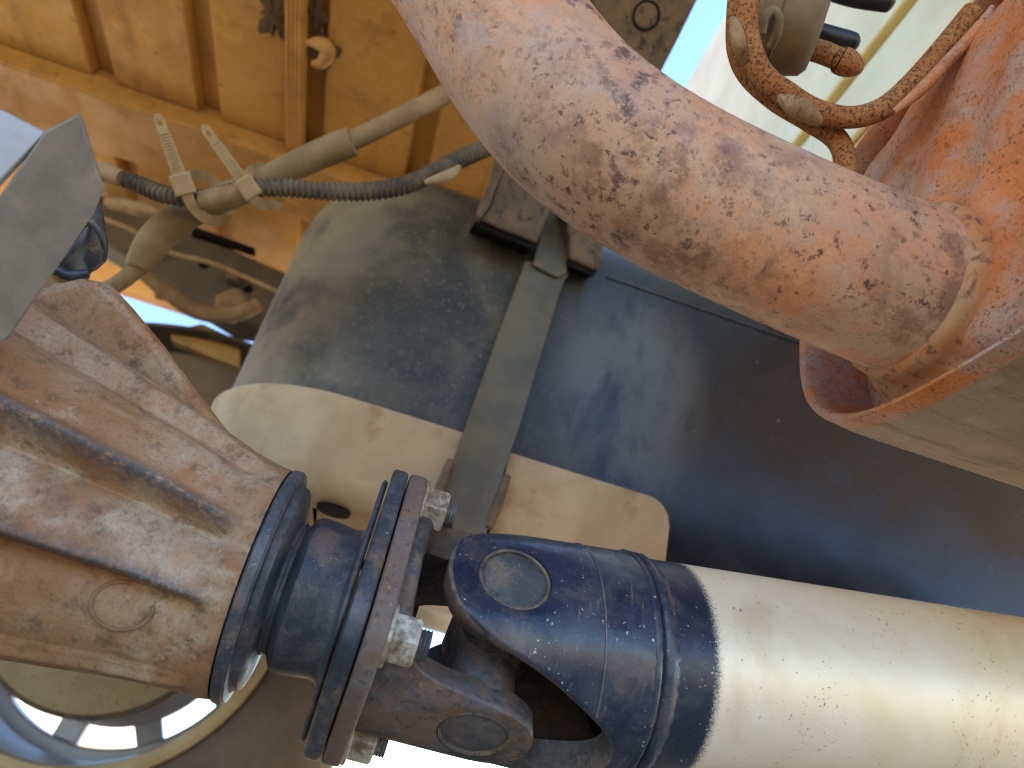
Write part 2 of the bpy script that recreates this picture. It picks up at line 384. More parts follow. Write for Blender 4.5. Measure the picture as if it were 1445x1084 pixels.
# ------------------------------------------------------------------ load bed (tray)
BZ = .95
X0, X1, Y0, Y1 = -1.7, .136, -.15, 1.29  # near edge is out of view, cut back to let sky light in
bed = thing('load_bed', (-.6, .4, BZ-.06), 'dusty cream underside of the load bed with pressed ribs and a long beam', 'load bed')
mesh_obj('deck_sheet', *box((X0, Y0, BZ+.018), (X1, Y1, BZ+.024)), 'bed', bed)
edges = [X0, -1.30, -1.03, -.90, -.765, -.628, -.484, -.352, -.222, -.086, X1]   # pressed pans with grooves between
for xa, xb in zip(edges, edges[1:]):
    for ya, yb in ((Y0+.005, .777), (.887, Y1-.002)):
        s_ = .007
        V, Fc = prism([(xa+.012, ya, BZ+.0175), (xa+.012+s_*.4, ya, BZ), (xb-.012-s_*.4, ya, BZ), (xb-.012, ya, BZ+.0175)], (0, yb-ya, 0))
        bevel(mesh_obj('floor_pan', V, Fc, 'bed', bed), .0018)
V, Fc = box((-.249, Y0+.01, BZ-.016), (-.229, .776, BZ-.0005))
o = mesh_obj('stiffener_strip', V, Fc, 'bed', bed)
for i in range(4): mesh_obj('pressed_line', *sweep([(-.246+i*.0045, Y0+.012, BZ-.0162), (-.246+i*.0045, .774, BZ-.0162)], [.0011]*2, 8), 'bed', o)
V, Fc = box((X0+.02, .778, BZ-.028), (X1-.02, .885, BZ+.0170))
bevel(mesh_obj('long_beam', V, Fc, 'beam', bed), .004)
for x in (-.56, -.42, -.29, -.15):     # spot weld dimples on the beam's face
    mesh_obj('weld_dimple', *lathe((x, .7785, BZ-.014), (0, -1, 0), [(0, .005), (.0012, .0045), (.002, .002)], 12), 'beam', bed)
V, Fc = box((X0, Y1, BZ+.0045), (X1, Y1+.03, BZ+.12)); mesh_obj('side_lip', V, Fc, 'beam', bed)
V, Fc = box((X0, Y0-.03, BZ+.0045), (X1, Y0, BZ+.12)); mesh_obj('side_lip', V, Fc, 'beam', bed)
# mud splats clinging to the floor
for px, py, r in ((388, 22, .028), (455, 70, .024), (400, 5, .018), (447, 18, .016)):
    c = hit(px, py, 2, BZ-.0005); V = [c+Vector((0, 0, -.004))]; Fc = []; k = 46
    rr = [r*(.8+.22*math.sin(i*.55+px)+.12*math.sin(i*1.3+py)+random.uniform(-.12, .12)) for i in range(k)]
    for ring, z in ((.55, -.0035), (1, -.0004)):
        for i in range(k):
            u = 2*math.pi*i/k; V.append(c+Vector((math.cos(u)*rr[i]*ring*.8, math.sin(u)*rr[i]*ring*1.3, z)))
    for i in range(k):
        j = (i+1) % k; Fc += [(0, 1+i, 1+j), (1+i, 1+k+i, 1+k+j, 1+j)]
    mesh_obj('mud_splat', V, Fc, 'mud', bed)
# drooping clip by the third rib
V, Fc = tube_px([(435, 60, .80, 8), (452, 62, .79, 20), (463, 72, .79, 22), (455, 88, .80, 18), (440, 90, .80, 8)], 8, 12)
mesh_obj('floor_clip', V, Fc, 'beam', bed)

# ------------------------------------------------------------------ cab behind the gap
cab = thing('truck_cab', (.9, .4, .78), 'pale cream painted rear wall of the cab beyond the edge of the load bed', 'cab')
V, Fc = box((.36, -.15, .862), (.40, 1.33, 1.78)); bevel(mesh_obj('rear_wall', V, Fc, 'white_paint', cab), .02, 5)
V, Fc = box((.398, -.15, .866), (2.0, 1.33, .895)); mesh_obj('floor', V, Fc, 'white_paint', cab)  # near edge unseen too, cut back to admit skylight
V, Fc = box((.345, -.12, 1.06), (.3595, 1.1, 1.075)); bevel(mesh_obj('swage_line', V, Fc, 'white_paint', cab), .005, 3)
V, Fc = box((.352, .30, .96), (.3598, .62, 1.05)); bevel(mesh_obj('pressed_panel', V, Fc, 'white_paint', cab), .006, 3)

# ------------------------------------------------------------------ rail end with the plugged hole
ch = thing('chassis_rail', at(890, 60, .6), 'dark rusty chassis rail end with a round plugged hole', 'chassis rail')
p0 = at(900, 40, .62); nn = Vector((.15, -.55, -.8)).normalized()
out = [(700, -60), (1012, -60), (985, 0), (958, 55), (928, 113), (880, 175), (760, 150)]
V, Fc = prism([hitp(x, y, p0, nn) for x, y in out], -nn*.05)
rail = bevel(mesh_obj('rail_end', V, Fc, 'bracket_rust', ch), .003)
c = hitp(912, 22, p0, nn)
mesh_obj('hole_rim', *lathe(c, nn, [(.0, .0115), (.0012, .0113), (.0012, .0098), (-.004, .0096)], 32, None, None, None, None, False), 'dark_gap', ch)
mesh_obj('hole_plug', *lathe(c+Vector((-.0012, 0, .001)), nn, [(0, .0098), (.0016, .0092), (.002, .004)], 28), 'bracket_rust', ch)

# ------------------------------------------------------------------ wheel on the far side
WX, WZ, WY = -.268, .415, 1.0
wh = thing('road_wheel', (WX, WY+.11, GZ), 'silver road wheel with dusty tyre seen from its inner side', 'wheel')
wc = Vector((WX, WY, WZ)); YA_ = Vector((0, 1, 0)); ZR = Vector((0, 0, 1))
ty = [(.0, .205), (-.012, .215), (-.02, .25), (-.022, .278), (-.012, .305), (.005, .322), (.03, .332), (.11, .336), (.19, .332), (.215, .322), (.235, .30), (.243, .27), (.238, .24), (.225, .215), (.215, .205)]
ty = [(s, r*(.335/.336)) for s, r in ty]
tyre = mesh_obj('tyre', *lathe(wc, YA_, ty, 96, ZR, None, None, None, False), 'tyre', wh)
rb = mesh_obj('rim', *lathe(wc, YA_, [(.004, .206), (-.004, .204), (-.006, .199), (-.002, .193), (.02, .189), (.06, .182), (.12, .180), (.19, .182), (.21, .197), (.215, .203)], 96, ZR, None, None, None, False), 'rim', wh)
mesh_obj('rim_lip', *lathe(wc, YA_, [(.002, .2075), (-.008, .205), (-.010, .199), (-.006, .190), (.014, .1875), (.014, .189)], 96, ZR, None, None, None, False), 'rim_dust', rb)
V, Fc = lathe(wc, YA_, [(.175, .05), (.175, .140), (.185, .140), (.185, .05)], 64, ZR, None, None, None, False); mesh_obj('wheel_centre', V, Fc, 'rim', wh)
for k in range(10):
    u0 = 2*math.pi*k/10+.12; hw = .12
    pts = []
    for u, r in ((u0-hw, .138), (u0+hw, .138), (u0+hw*.8, .166), (u0-hw*.8, .166)):
        pts.append(wc+Vector((math.sin(u)*r, .172, math.cos(u)*r)))
    bevel(mesh_obj('spoke', *prism(pts, (0, .02, 0)), 'rim', wh), .003)
mesh_obj('face_ring', *lathe(wc, YA_, [(.165, .165), (.163, .168), (.164, .183), (.19, .183), (.19, .165), (.165, .165)], 96, ZR, None, None, None, False), 'rim', wh)
dr_ = mesh_obj('brake_drum', *lathe(wc, YA_, [(.01, .03), (.01, .128), (.014, .137), (.022, .140), (.03, .137), (.10, .134), (.10, .05)], 72, ZR), 'drum', wh)
mesh_obj('drum_edge', *lathe(wc, YA_, [(.016, .1385), (.018, .1425), (.026, .1425), (.028, .1375)], 72, ZR, None, None, None, False), 'bracket_rust', dr_)
# mudguard over the wheel
ro, ri = .362, .357; V = []; Fc = []
for i in range(41):
    u = R(20+130*i/40)
    for r in (ri, ro):
        for y in (WY+.0, WY+.25): V.append((WX+math.cos(u)*r, y, WZ+math.sin(u)*r))
for i in range(40):
    a = i*4; b = a+4
    Fc += [(a, a+1, b+1, b), (a+2, b+2, b+3, a+3), (a, b, b+2, a+2), (a+1, a+3, b+3, b+1)]
Fc += [(0, 2, 3, 1), (160, 161, 163, 162)]
tag(mesh_obj('mudguard', V, Fc, 'dark_frame'), 'dark curved mudguard arching over the far wheel', 'mudguard')
# ribbed side step far behind the joint
sp = thing('side_step', (.4, 1.28, .52), 'ribbed brown side step low beyond the fuel tank', 'side step')
V, Fc = box((-.05, 1.26, .585), (1.5, 1.40, .60)); mesh_obj('step_tray', V, Fc, 'beam', sp)
for i in range(5):
    z = .535+i*.012; mesh_obj('ridge', *sweep([(-.05, 1.262-.004*i, z), (1.5, 1.262-.004*i, z)], [.0062]*2, 12), 'beam', sp)
# far-side frame pieces beneath the bed
fr = thing('rear_frame', (-.4, 1.0, .78), 'dark dusty frame rail and curved tan stay beneath the bed', 'frame')
V, Fc = prism([hit(x, y, 1, 1.0) for x, y in ((128, 268), (215, 305), (330, 352), (420, 392), (410, 470), (330, 455), (230, 395), (128, 330))], (0, .05, 0))
bevel(mesh_obj('side_rail', V, Fc, 'dark_frame', fr), .004)
V, Fc = prism([hit(x, y, 1, .985) for x, y in ((270, 318), (360, 350), (360, 356), (270, 327))], (0, .012, 0)); mesh_obj('rail_flange', V, Fc, 'dark_gap', fr)
V, Fc = tube_px([(200, 385, 1.02, 18), (235, 412, 1.03, 22), (280, 440, 1.05, 24), (330, 444, 1.05, 22), (365, 430, 1.05, 20)], 8, 14); mesh_obj('curved_stay', V, Fc, 'hose', fr)
V, Fc = prism([hit(x, y, 1, 1.02) for x, y in ((285, 455), (300, 462), (340, 480), (340, 520), (300, 505), (243, 480), (236, 466))], (0, .02, 0)); bevel(mesh_obj('tan_gusset', V, Fc, 'beam', fr), .004)
V, Fc = prism([hit(x, y, 1, .97) for x, y in ((302, 415), (335, 402), (350, 425), (330, 445), (305, 438))], (0, .03, 0)); bevel(mesh_obj('frame_clip', V, Fc, 'hose', fr), .006)
for px, py, r in ((288, 373, .008), (238, 345, .006), (350, 408, .007), (175, 320, .006)):
    mesh_obj('rail_hole_shade_disc', *lathe(hit(px, py, 1, .9995), (0, -1, 0), [(0, r), (.0006, r*.95), (.0008, r*.3)], 20), 'dark_gap', fr)
V, Fc = tube_px([(120, 300, .98, 7), (180, 322, .98, 7), (240, 356, .99, 7), (300, 372, 1.0, 7), (370, 402, 1.02, 7), (430, 430, 1.02, 7)], 6, 10); mesh_obj('brake_line', V, Fc, 'tape', fr)
for px, py in ((214, 341), (330, 384)):
    V, Fc = prism([hit(px+a, py+b, 1, .975) for a, b in ((-9, -12), (10, -5), (6, 12), (-12, 5))], (0, .024, 0)); bevel(mesh_obj('line_clip', V, Fc, 'bracket_rust', fr), .003)
V, Fc = tube_px([(150, 286, .9, 14), (175, 290, .9, 20), (200, 296, .9, 20), (222, 300, .9, 12)], 5, 12); mesh_obj('bump_stop', V, Fc, 'tape', fr)

# ------------------------------------------------------------------ fuel tank
TY, TZB, TZT = .533, .437, .80
TXL, TXR, TD = -.150, .95, .36
def round_rect(xl, xr, yf, yb, r, n=14):
    pts = []
    for cx, cy, a0 in ((xl+r, yf+r, 180), (xr-r, yf+r, 270), (xr-r, yb-r, 0), (xl+r, yb-r, 90)):
        for i in range(n+1):
            u = R(a0+90*i/n); pts.append((cx+r*math.cos(u), cy+r*math.sin(u)))
    return pts
def tank_shell(off, zlo, zhi, rb, rt, top=True):
    rows = []
    nb = 8
    if rb:
        for i in range(nb+1):
            u = R(90*i/nb); rows.append((zlo+rb*(1-math.sin(u)), rb*(1-math.cos(u))))
        rows = rows[::-1]
    else: rows.append((zlo, 0))
    if rt:
        for i in range(nb+1):
            u = R(90*i/nb); rows.append((zhi-rt*(1-math.sin(u)), rt*(1-math.cos(u))))
    else: rows.append((zhi, 0))
    V = []; Fc = []; n = None
    for z, ins in rows:
        o = off-ins; p = round_rect(TXL-o, TXR+o, TY-o, TY+TD+o, max(.012, .105+o*.9)); n = len(p)
        V += [(x, y, z) for x, y in p]
    for i in range(len(rows)-1):
        for k in range(n):
            k2 = (k+1) % n; Fc.append((i*n+k, i*n+k2, i*n+n+k2, i*n+n+k))
    Fc.append(tuple(range(n))[::-1]); Fc.append(tuple((len(rows)-1)*n+k for k in range(n)))
    return V, Fc
tank = thing('fuel_tank', (.4, .71, TZB), 'large black plastic fuel tank with rounded dusty end behind the shaft', 'fuel tank')
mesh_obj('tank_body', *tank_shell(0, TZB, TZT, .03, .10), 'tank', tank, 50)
def band(z, r, x0, x1):
    V, Fc = [], []
    return sweep([(x0, TY-.0005, z), ((x0+x1)/2, TY-.0005, z), (x1, TY-.0005, z)], [r]*3, 8, True, V, Fc)
zs = hit(1000, 440, 1, TY).z
mesh_obj('mould_seam', *band(zs, .0007, .13, .94), 'tank', tank)

# guard plates hugging the tank's foot
def guard(x_from, x_to, ztop, off, th, name, label, corner=None):
    p = round_rect(TXL-off, TXR+off, TY-off, TY+TD+off, .105+off)
    q = [v for v in p[:len(p)//2] if v[0] < x_to]        # left end and front, walked left -> right
    q = q[2:]
    dense = []
    for (xa, ya), (xb, yb) in zip(q, q[1:]+[(x_to, TY-off)]):
        m = max(1, int(math.hypot(xb-xa, yb-ya)/.0025))
        dense += [(xa+(xb-xa)*i/m, ya+(yb-ya)*i/m) for i in range(m)]
    dense.append((x_to, TY-off)); dense = [v for v in dense if v[0] >= x_from]
    cen = Vector((.3, TY+TD/2))
    prof = []                                             # (z, inset) from top edge down and under
    rbt = .028
    zb = TZB-.004
    prof.append((ztop, 0)); prof += [(zb+rbt+(ztop-zb-rbt)*(1-i/16), 0) for i in range(1, 17)]
    prof += [(zb+rbt*(1-math.sin(R(90*i/8))), rbt*(1-math.cos(R(90*i/8)))) for i in range(1, 9)]
    prof += [(zb, rbt+.15)]
    V = []; Fc = []; n = len(dense)
    for layer in (0, 1):
        for z, ins in prof:
            for i, (x, y) in enumerate(dense):
                a = dense[max(i-1, 0)]; b = dense[min(i+1, n-1)]
                t = Vector((b[0]-a[0], b[1]-a[1])).normalized(); nrm = Vector((-t.y, t.x))   # inward
                if i >= n-2 or x > TXL+.12: nrm = Vector((0, 1))
                d = ins + layer*th
                zz = z
                if corner and z > ztop-corner and x > x_to-corner:
                    e = x-(x_to-corner); zc = ztop-corner+math.sqrt(max(0, corner**2-e*e)); zz = min(z, zc)
                V.append((x+nrm.x*d, y+nrm.y*d, zz+layer*(th if ins > rbt*.5 else 0)))
    m = len(prof); 
    for layer in (0, 1):
        b0 = layer*m*n
        for j in range(m-1):
            for i in range(n-1): Fc.append((b0+j*n+i, b0+j*n+i+1, b0+(j+1)*n+i+1, b0+(j+1)*n+i))
    for i in range(n-1):
        Fc.append((i, i+1, m*n+i+1, m*n+i)); e = (m-1)*n; Fc.append((e+i, e+i+1, m*n+e+i+1, m*n+e+i))
    for j in range(m-1):
        Fc.append((j*n, (j+1)*n, m*n+(j+1)*n, m*n+j*n)); e = n-1; Fc.append((j*n+e, (j+1)*n+e, m*n+(j+1)*n+e, m*n+j*n+e))
    o = mesh_obj(name, V, Fc, 'guard', None, 40); tag(o, label, 'guard plate', 'guard plates under the tank'); return o
gl = guard(-.6, .044, .512, .009, .003, 'guard_plate', 'dusty tan guard plate wrapped round the rounded tank end')
gr = guard(.078, .213, .508, .008, .003, 'guard_plate', 'flat dusty tan guard plate with a rounded corner beside the tank strap', .02)
hc = hit(470, 722, 2, TZB-.0046)
h = mesh_obj('drain_hole_shade_disc', *lathe(hc, (0, 0, -1), [(-.002, .0125), (.0004, .0122), (.0006, .004)], 28), 'dark_gap', None)  # raised black disc painted as the dark inside of a hole
h.parent = gl; h.location = h.location-gl.location

# ------------------------------------------------------------------ tank strap and its brackets
st = thing('tank_strap', (.06, TY, TZB), 'dusty steel strap running up the tank side to a bracket', 'strap')
def sxz(px, py, off=.012): return hit(px, py, 1, TY-off)
V, Fc = [], []
L_ = [(742, 368), (700, 480), (660, 592), (636, 660), (604, 742), (585, 800)]
R_ = [(801, 378), (766, 490), (734, 598), (712, 662), (688, 748), (672, 800)]
for off in (.0135, .0105):
    for a, b in zip(L_, R_):
        for k in range(7):
            f = k/6; e = .0026 if k in (0, 6) else 0        # rolled edges
            p = sxz(a[0]+(b[0]-a[0])*f, a[1]+(b[1]-a[1])*f, off+e); V.append(p)
n = 7; m = len(L_)
for lay in (0, 1):
    for j in range(m-1):
        for i in range(n-1): q = lay*m*n+j*n+i; Fc.append((q, q+1, q+n+1, q+n))
for j in range(m-1):
    for i in (0, n-1): q = j*n+i; Fc.append((q, q+n, q+n+m*n, q+m*n))
for j in (0, m-1):
    for i in range(n-1): q = j*n+i; Fc.append((q, q+1, q+1+m*n, q+m*n))
mesh_obj('strap_band', V, Fc, 'strap', st, 30)
V, Fc = prism([sxz(x, y, .018) for x, y in ((771, 292), (816, 312), (806, 352), (799, 384), (787, 390), (776, 386), (752, 373), (760, 338))], (0, .004, 0))
bevel(mesh_obj('strap_tab', V, Fc, 'strap', st), .0012)
V, Fc = tube_px([(752, 372, .675, 6), (775, 386, .672, 9), (793, 392, .672, 9), (800, 384, .675, 6)], 6, 10); mesh_obj('tab_fold', V, Fc, 'strap', st)
for px, py, px2, py2 in ((636, 650, 612, 715), (716, 672, 690, 745)):
    V, Fc = sweep([sxz(px, py, .017), sxz((px+px2)/2, (py+py2)/2, .017), sxz(px2, py2, .017)], [.003, .0038, .003], 12)
    mesh_obj('edge_curl', V, Fc, 'bracket_rust', st)
bk = thing('strap_bracket', at(720, 300, .62), 'folded rusty bracket box at the top of the tank strap near the conduit', 'bracket')
nb_ = Vector((.05, -.86, -.5)).normalized(); p0 = at(720, 300, .64)
V, Fc = prism([hitp(x, y, p0, nb_) for x, y in ((712, 225), (800, 240), (775, 300), (757, 343), (718, 328), (676, 310), (692, 290))], -nb_*.045)
bevel(mesh_obj('bracket_face', V, Fc, 'bracket_rust', bk), .0025)
V, Fc = prism([hitp(x, y, p0+nb_*.006, nb_) for x, y in ((676, 311), (690, 292), (716, 222), (700, 215), (692, 255), (672, 300))], -nb_*.01)
bevel(mesh_obj('bracket_lip', V, Fc, 'bracket_rust', bk), .0015)
V, Fc = prism([hitp(x, y, p0-nb_*.004, nb_) for x, y in ((672, 312), (757, 348), (752, 352), (668, 317))], -nb_*.05); mesh_obj('rubber_pad', V, Fc, 'dark_gap', bk)
bk2 = thing('strap_bracket', at(830, 340, .66), 'small dark bracket block between strap tab and exhaust pipe', 'bracket')
V, Fc = prism([hitp(x, y, at(830, 340, .66), nb_) for x, y in ((800, 285), (856, 310), (850, 372), (842, 382), (804, 366))], -nb_*.04)
bevel(mesh_obj('bracket_face', V, Fc, 'bracket_rust', bk2), .003)
V, Fc = prism([hitp(x, y, at(830, 340, .664), nb_) for x, y in ((802, 366), (843, 382), (838, 390), (800, 374))], -nb_*.04); mesh_obj('rubber_pad', V, Fc, 'dark_gap', bk2)

# ------------------------------------------------------------------ hose, conduit, cable ties
V, Fc = tube_px([(140, 415, .56, 24), (170, 398, .56, 24), (192, 380, .56, 26), (197, 372, .56, 38), (222, 335, .56, 47), (262, 303, .56, 45), (310, 282, .56, 40), (366, 258, .56, 38), (420, 232, .56, 40), (470, 210, .56, 42), (497, 200, .56, 42)], 8, 22)
hs = thing('rubber_hose', at(300, 290, .56), 'thick dusty tan hose crossing beneath the bed, ending in a thinner pipe', 'hose')
mesh_obj('sleeve', V, Fc, 'hose', hs)
V, Fc = tube_px([(470, 212, .563, 26), (520, 188, .57, 28), (580, 158, .58, 28), (650, 122, .60, 28), (720, 85, .61, 28)], 6, 20); mesh_obj('inner_pipe', V, Fc, 'hose', hs)
cd = spline([(150, 247, .535, 20), (185, 256, .535, 22), (235, 275, .53, 24), (290, 280, .53, 24), (345, 268, .53, 25), (400, 265, .535, 25), (460, 270, .54, 25), (520, 270, .55, 25), (570, 262, .56, 24), (620, 240, .575, 24), (660, 220, .59, 24), (720, 195, .61, 24)], 70)
pts = [at(x, y, d) for x, y, d, w in cd]
acc = 0; rad = []; prev = pts[0]
for p, (x, y, d, w) in zip(pts, cd):
    acc += (p-prev).length; prev = p
    rad.append(w/2/F*d*(1+.13*math.sin(acc/.0040*2*math.pi)))
cdt = thing('wiring_conduit', at(400, 270, .54), 'black corrugated wiring conduit sagging beneath the bed, cable tied to the hose', 'conduit')
mesh_obj('corrugated_tube', *sweep(pts, rad, 18), 'conduit', cdt, 80)
V, Fc = tube_px([(283, 283, .527, 27), (300, 281, .527, 29), (325, 276, .527, 29), (348, 270, .527, 27)], 6, 16); mesh_obj('tape_wrap', V, Fc, 'tape', cdt)
V, Fc = tube_px([(600, 258, .556, 8), (618, 253, .556, 15), (636, 246, .562, 16), (648, 236, .57, 8)], 6, 14); mesh_obj('split_sleeve', V, Fc, 'tape', cdt)
V, Fc = tube_px([(138, 240, .53, 26), (160, 248, .53, 26), (170, 252, .53, 24)], 5, 14); mesh_obj('tape_wrap', V, Fc, 'tape', cdt)
def cable_tie(hx, hy, tx, ty, w0, w1, band_pts, label, d=.515):
    t = thing('cable_tie', at(hx, hy, d), label, 'cable tie', 'cable ties on the conduit')
    a, b = at(hx, hy, d), at(tx, ty, d-.012)
    ax = (b-a).normalized(); vw = (CAM-a).normalized(); sd_ = ax.cross(vw).normalized(); nv = sd_.cross(ax)
    L = (b-a).length; w = w0/2/F*d; w2 = w1/2/F*d; th = .0013
    V, Fc = [], []
    # tail with an eyelet near its tip
    hc_, hr = L-.0075, .0016; K = 20; half = .0045
    def q(s, u, n_): return a+ax*s+sd_*u+nv*n_
    outl = [(0, -w), (L*.6, -w2), (hc_-half, -w2*.98)]
    for n_ in (-th/2, th/2):
        pass
    prism([q(0, -w, -th/2), q(hc_-half, -w2, -th/2), q(hc_-half, w2, -th/2), q(0, w, -th/2)], nv*th, V, Fc)
    b0 = len(V)
    for n_ in (-th/2, th/2):
        for k in range(K):
            u = 2*math.pi*k/K; cx, cy = math.cos(u), math.sin(u)
            s_out = half/max(abs(cx), abs(cy)) if cx < 0 else 1
            if cx < 0: V.append(q(hc_+max(-half, cx*s_out), max(-w2, min(w2, cy*s_out*w2/half)), n_))
            else: V.append(q(hc_+cx*.0065, cy*w2, n_))
        for k in range(K):
            u = 2*math.pi*k/K; V.append(q(hc_+hr*math.cos(u)*1.25, hr*math.sin(u), n_))
    for k in range(K):
        k2 = (k+1) % K
        Fc += [(b0+k, b0+k2, b0+K+k2, b0+K+k), (b0+2*K+k, b0+3*K+k, b0+3*K+k2, b0+2*K+k2), (b0+k, b0+2*K+k, b0+2*K+k2, b0+k2), (b0+K+k, b0+K+k2, b0+3*K+k2, b0+3*K+k)]
    mesh_obj('tail', V, Fc, 'nylon', t, 40)
    for i in range(13):
        s = L*.12+i*L*.045
        V, Fc = prism([q(s, -w*.62, th/2), q(s+.0009, -w*.62, th/2), q(s+.0009, w*.62, th/2), q(s, w*.62, th/2)], nv*.0006); mesh_obj('tooth', V, Fc, 'nylon', t)
    hw = w*1.55
    V, Fc = prism([q(-.011, -hw, -.0035), q(.003, -hw, -.0035), q(.003, hw, -.0035), q(-.011, hw, -.0035)], nv*.008)
    bevel(mesh_obj('head', V, Fc, 'nylon', t), .0013)
    # loop band
    V, Fc = [], []
    bp = spline(band_pts, 8); P_ = [at(x, y, dd) for x, y, dd in bp]
    for i, p in enumerate(P_):
        tt = (P_[min(i+1, len(P_)-1)]-P_[max(i-1, 0)]).normalized(); vv = (CAM-p).normalized(); ss = tt.cross(vv).normalized()*w*.8
        V += [p-ss, p+ss, p+ss-vv*.0014, p-ss-vv*.0014]
    for i in range(len(P_)-1):
        for k in range(4): Fc.append((i*4+k, i*4+(k+1) % 4, i*4+4+(k+1) % 4, i*4+4+k))
    Fc += [(0, 1, 2, 3), tuple(4*(len(P_)-1)+k for k in range(4))[::-1]]
    mesh_obj('loop', V, Fc, 'nylon', t)
    return t
cable_tie(255, 252, 220, 157, 19, 15, [(262, 262, .515), (266, 280, .517), (274, 294, .523), (287, 306, .532), (300, 311, .545), (318, 308, .575), (322, 285, .59), (300, 255, .585), (275, 246, .56), (262, 252, .525)], 'beige cable tie whose tail stands upright, nearer the grey bracket')
cable_tie(345, 258, 284, 174, 17, 14, [(348, 262, .515), (352, 274, .517), (362, 284, .524), (374, 290, .54), (395, 285, .575), (392, 258, .59), (372, 236, .585), (355, 240, .55), (348, 256, .52)], 'beige cable tie with slanting tail, beside the short taped section')

# ------------------------------------------------------------------ grey bracket, plug
gb = thing('axle_bracket', at(60, 300, .36), 'folded grey galvanised steel bracket above the differential', 'bracket')
p0 = at(70, 300, .245); n1 = (M3 @ Vector((.45, -.35, 1))).normalized()
V, Fc = prism([hitp(x, y, p0, n1) for x, y in ((62, 186), (112, 160), (120, 180), (147, 268), (130, 305), (12, 478), (-60, 520), (-60, 310), (0, 276))], -n1*.003)
bevel(mesh_obj('front_face', V, Fc, 'galv', gb), .0008)
e1, e2 = hitp(62, 186, p0, n1), hitp(-60, 320, p0, n1)
V, Fc = prism([e1, hitp(-60, 318, p0, n1), at(-60, 130, .232), at(8, 158, .246)], (M3 @ Vector((0, .1, -1))).normalized()*.003)
bevel(mesh_obj('top_face', V, Fc, 'galv_lit', gb), .0008)
pl = thing('electrical_plug', at(105, 360, .37), 'lumpy taped black plug tucked under the grey bracket', 'plug')
bm = bmesh.new(); bmesh.ops.create_icosphere(bm, subdivisions=3, radius=1)
c = at(98, 358, .375)
rnd = random.Random(3); knots = [(Vector((rnd.uniform(-1, 1), rnd.uniform(-1, 1), rnd.uniform(-1, 1))).normalized(), rnd.uniform(-.2, .32)) for _ in range(34)]
V = []
for v in bm.verts:
    k = 1+sum(a*max(0, v.co.dot(d)-.82)/.18 for d, a in knots)
    w = M3 @ Vector((v.co.x*.0145*k+v.co.y*.004, v.co.y*.0155*k, v.co.z*.012*k)); V.append(c+w)
Fc = [tuple(v.index for v in f.verts) for f in bm.faces]; bm.free()
mesh_obj('plug_body', V, Fc, 'plug', pl, 22)
for pts in ([(62, 395, .37, 8), (85, 372, .362, 10), (110, 345, .36, 9), (128, 315, .362, 7)], [(100, 318, .362, 9), (125, 312, .36, 12), (142, 330, .362, 11), (148, 352, .366, 7)], [(70, 372, .36, 14), (95, 388, .36, 16), (125, 386, .362, 12)]):
    V, Fc = tube_px(pts, 6, 8); mesh_obj('tape_fold', V, Fc, 'plug', pl, 60)
bo = thing('bracket_bolt', at(85, 418, .355), 'small dusty yellow bolt under the black plug', 'bolt')
nv = (M3 @ Vector((.5, -.3, 1))).normalized()
mesh_obj('bolt_head', *hexprism(at(86, 415, .362), nv, .0062, .006, (0, 0, 1)), 'brass_bolt', bo)
mesh_obj('bolt_washer', *lathe(at(82, 413, .366), nv, [(0, .0085), (.0015, .0085)], 28), 'brass_bolt', bo)

# ------------------------------------------------------------------ differential
J = Vector((.0585, .3268, .3272))                   # universal joint centre, on the shaft axis
NX = Vector((-1, 0, 0)); REF = Vector((0, -1, 0))   # pinion axis runs back along -X; angle 0 = towards the near side
df = thing('differential', (-.2, J.y, .22), 'muddy brown cast differential housing with long ribs at the axle', 'differential')
secs = [  # s, radius, dz, dy
    (.0972, .0455, 0, 0), (.102, .0462, 0, 0), (.114, .048, .001, 0), (.134, .052, .004, 0), (.154, .056, .006, 0), (.174, .060, .008, 0), (.194, .065, .009, .0), (.224, .074, .011, 0), (.264, .09, .016, 0), (.314, .105, .02, 0), (.37, .11, .02, 0)]
ss = spline(secs, 14)
RIBS = [(8.5, 1), (-25, 1), (52, .5), (-72, .6), (120, .8), (175, .8), (-125, .8)]
nphi = 360; V = []; Fc = []; crest = []
def angd(a, b): return (a-b+180) % 360-180
def nose_r(ph, s, r):
    """radius of the casting: raised ribs, each with a hollow bay just under it"""
    fade = min(1, max(0, (s-.1005)/.012)); fade = fade*fade*(3-2*fade); dep = fade*min(1.15, .75+(s-.114)*5)
    rr, cr = r, 0
    for a0, k in RIBS:
        d = angd(ph, a0)
        rr += .0042*k*dep*math.exp(-((d-1)/3.6)**2)
        if -40 < d <= 4:
            on = min(1, max(0, (1.0-d)/8.0)); on = on*on*(3-2*on)
            rr -= .0105*k*dep*on*math.exp(-max(0, -d-7)/13)
        if k == 1: cr = max(cr, fade*math.exp(-((d-.2)/2.8)**2))
    return rr, cr
for s, r, dz, dy in ss:
    for k in range(nphi):
        ph = 360*k/nphi; rr, cr = nose_r(ph, s, r)
        u = R(ph); V.append(J+NX*s+Vector((0, dy, dz))+rr*(math.cos(u)*REF+math.sin(u)*Vector((0, 0, 1)))); crest.append(cr)
m = len(ss)
for i in range(m-1):
    for k in range(nphi):
        k2 = (k+1) % nphi; Fc.append((i*nphi+k, i*nphi+k2, i*nphi+nphi+k2, i*nphi+nphi+k))
Fc.append(tuple(range(nphi))[::-1]); Fc.append(tuple((m-1)*nphi+k for k in range(nphi)))
mesh_obj('nose_casting', V, Fc, 'cast', df, 60, {'crest': crest})
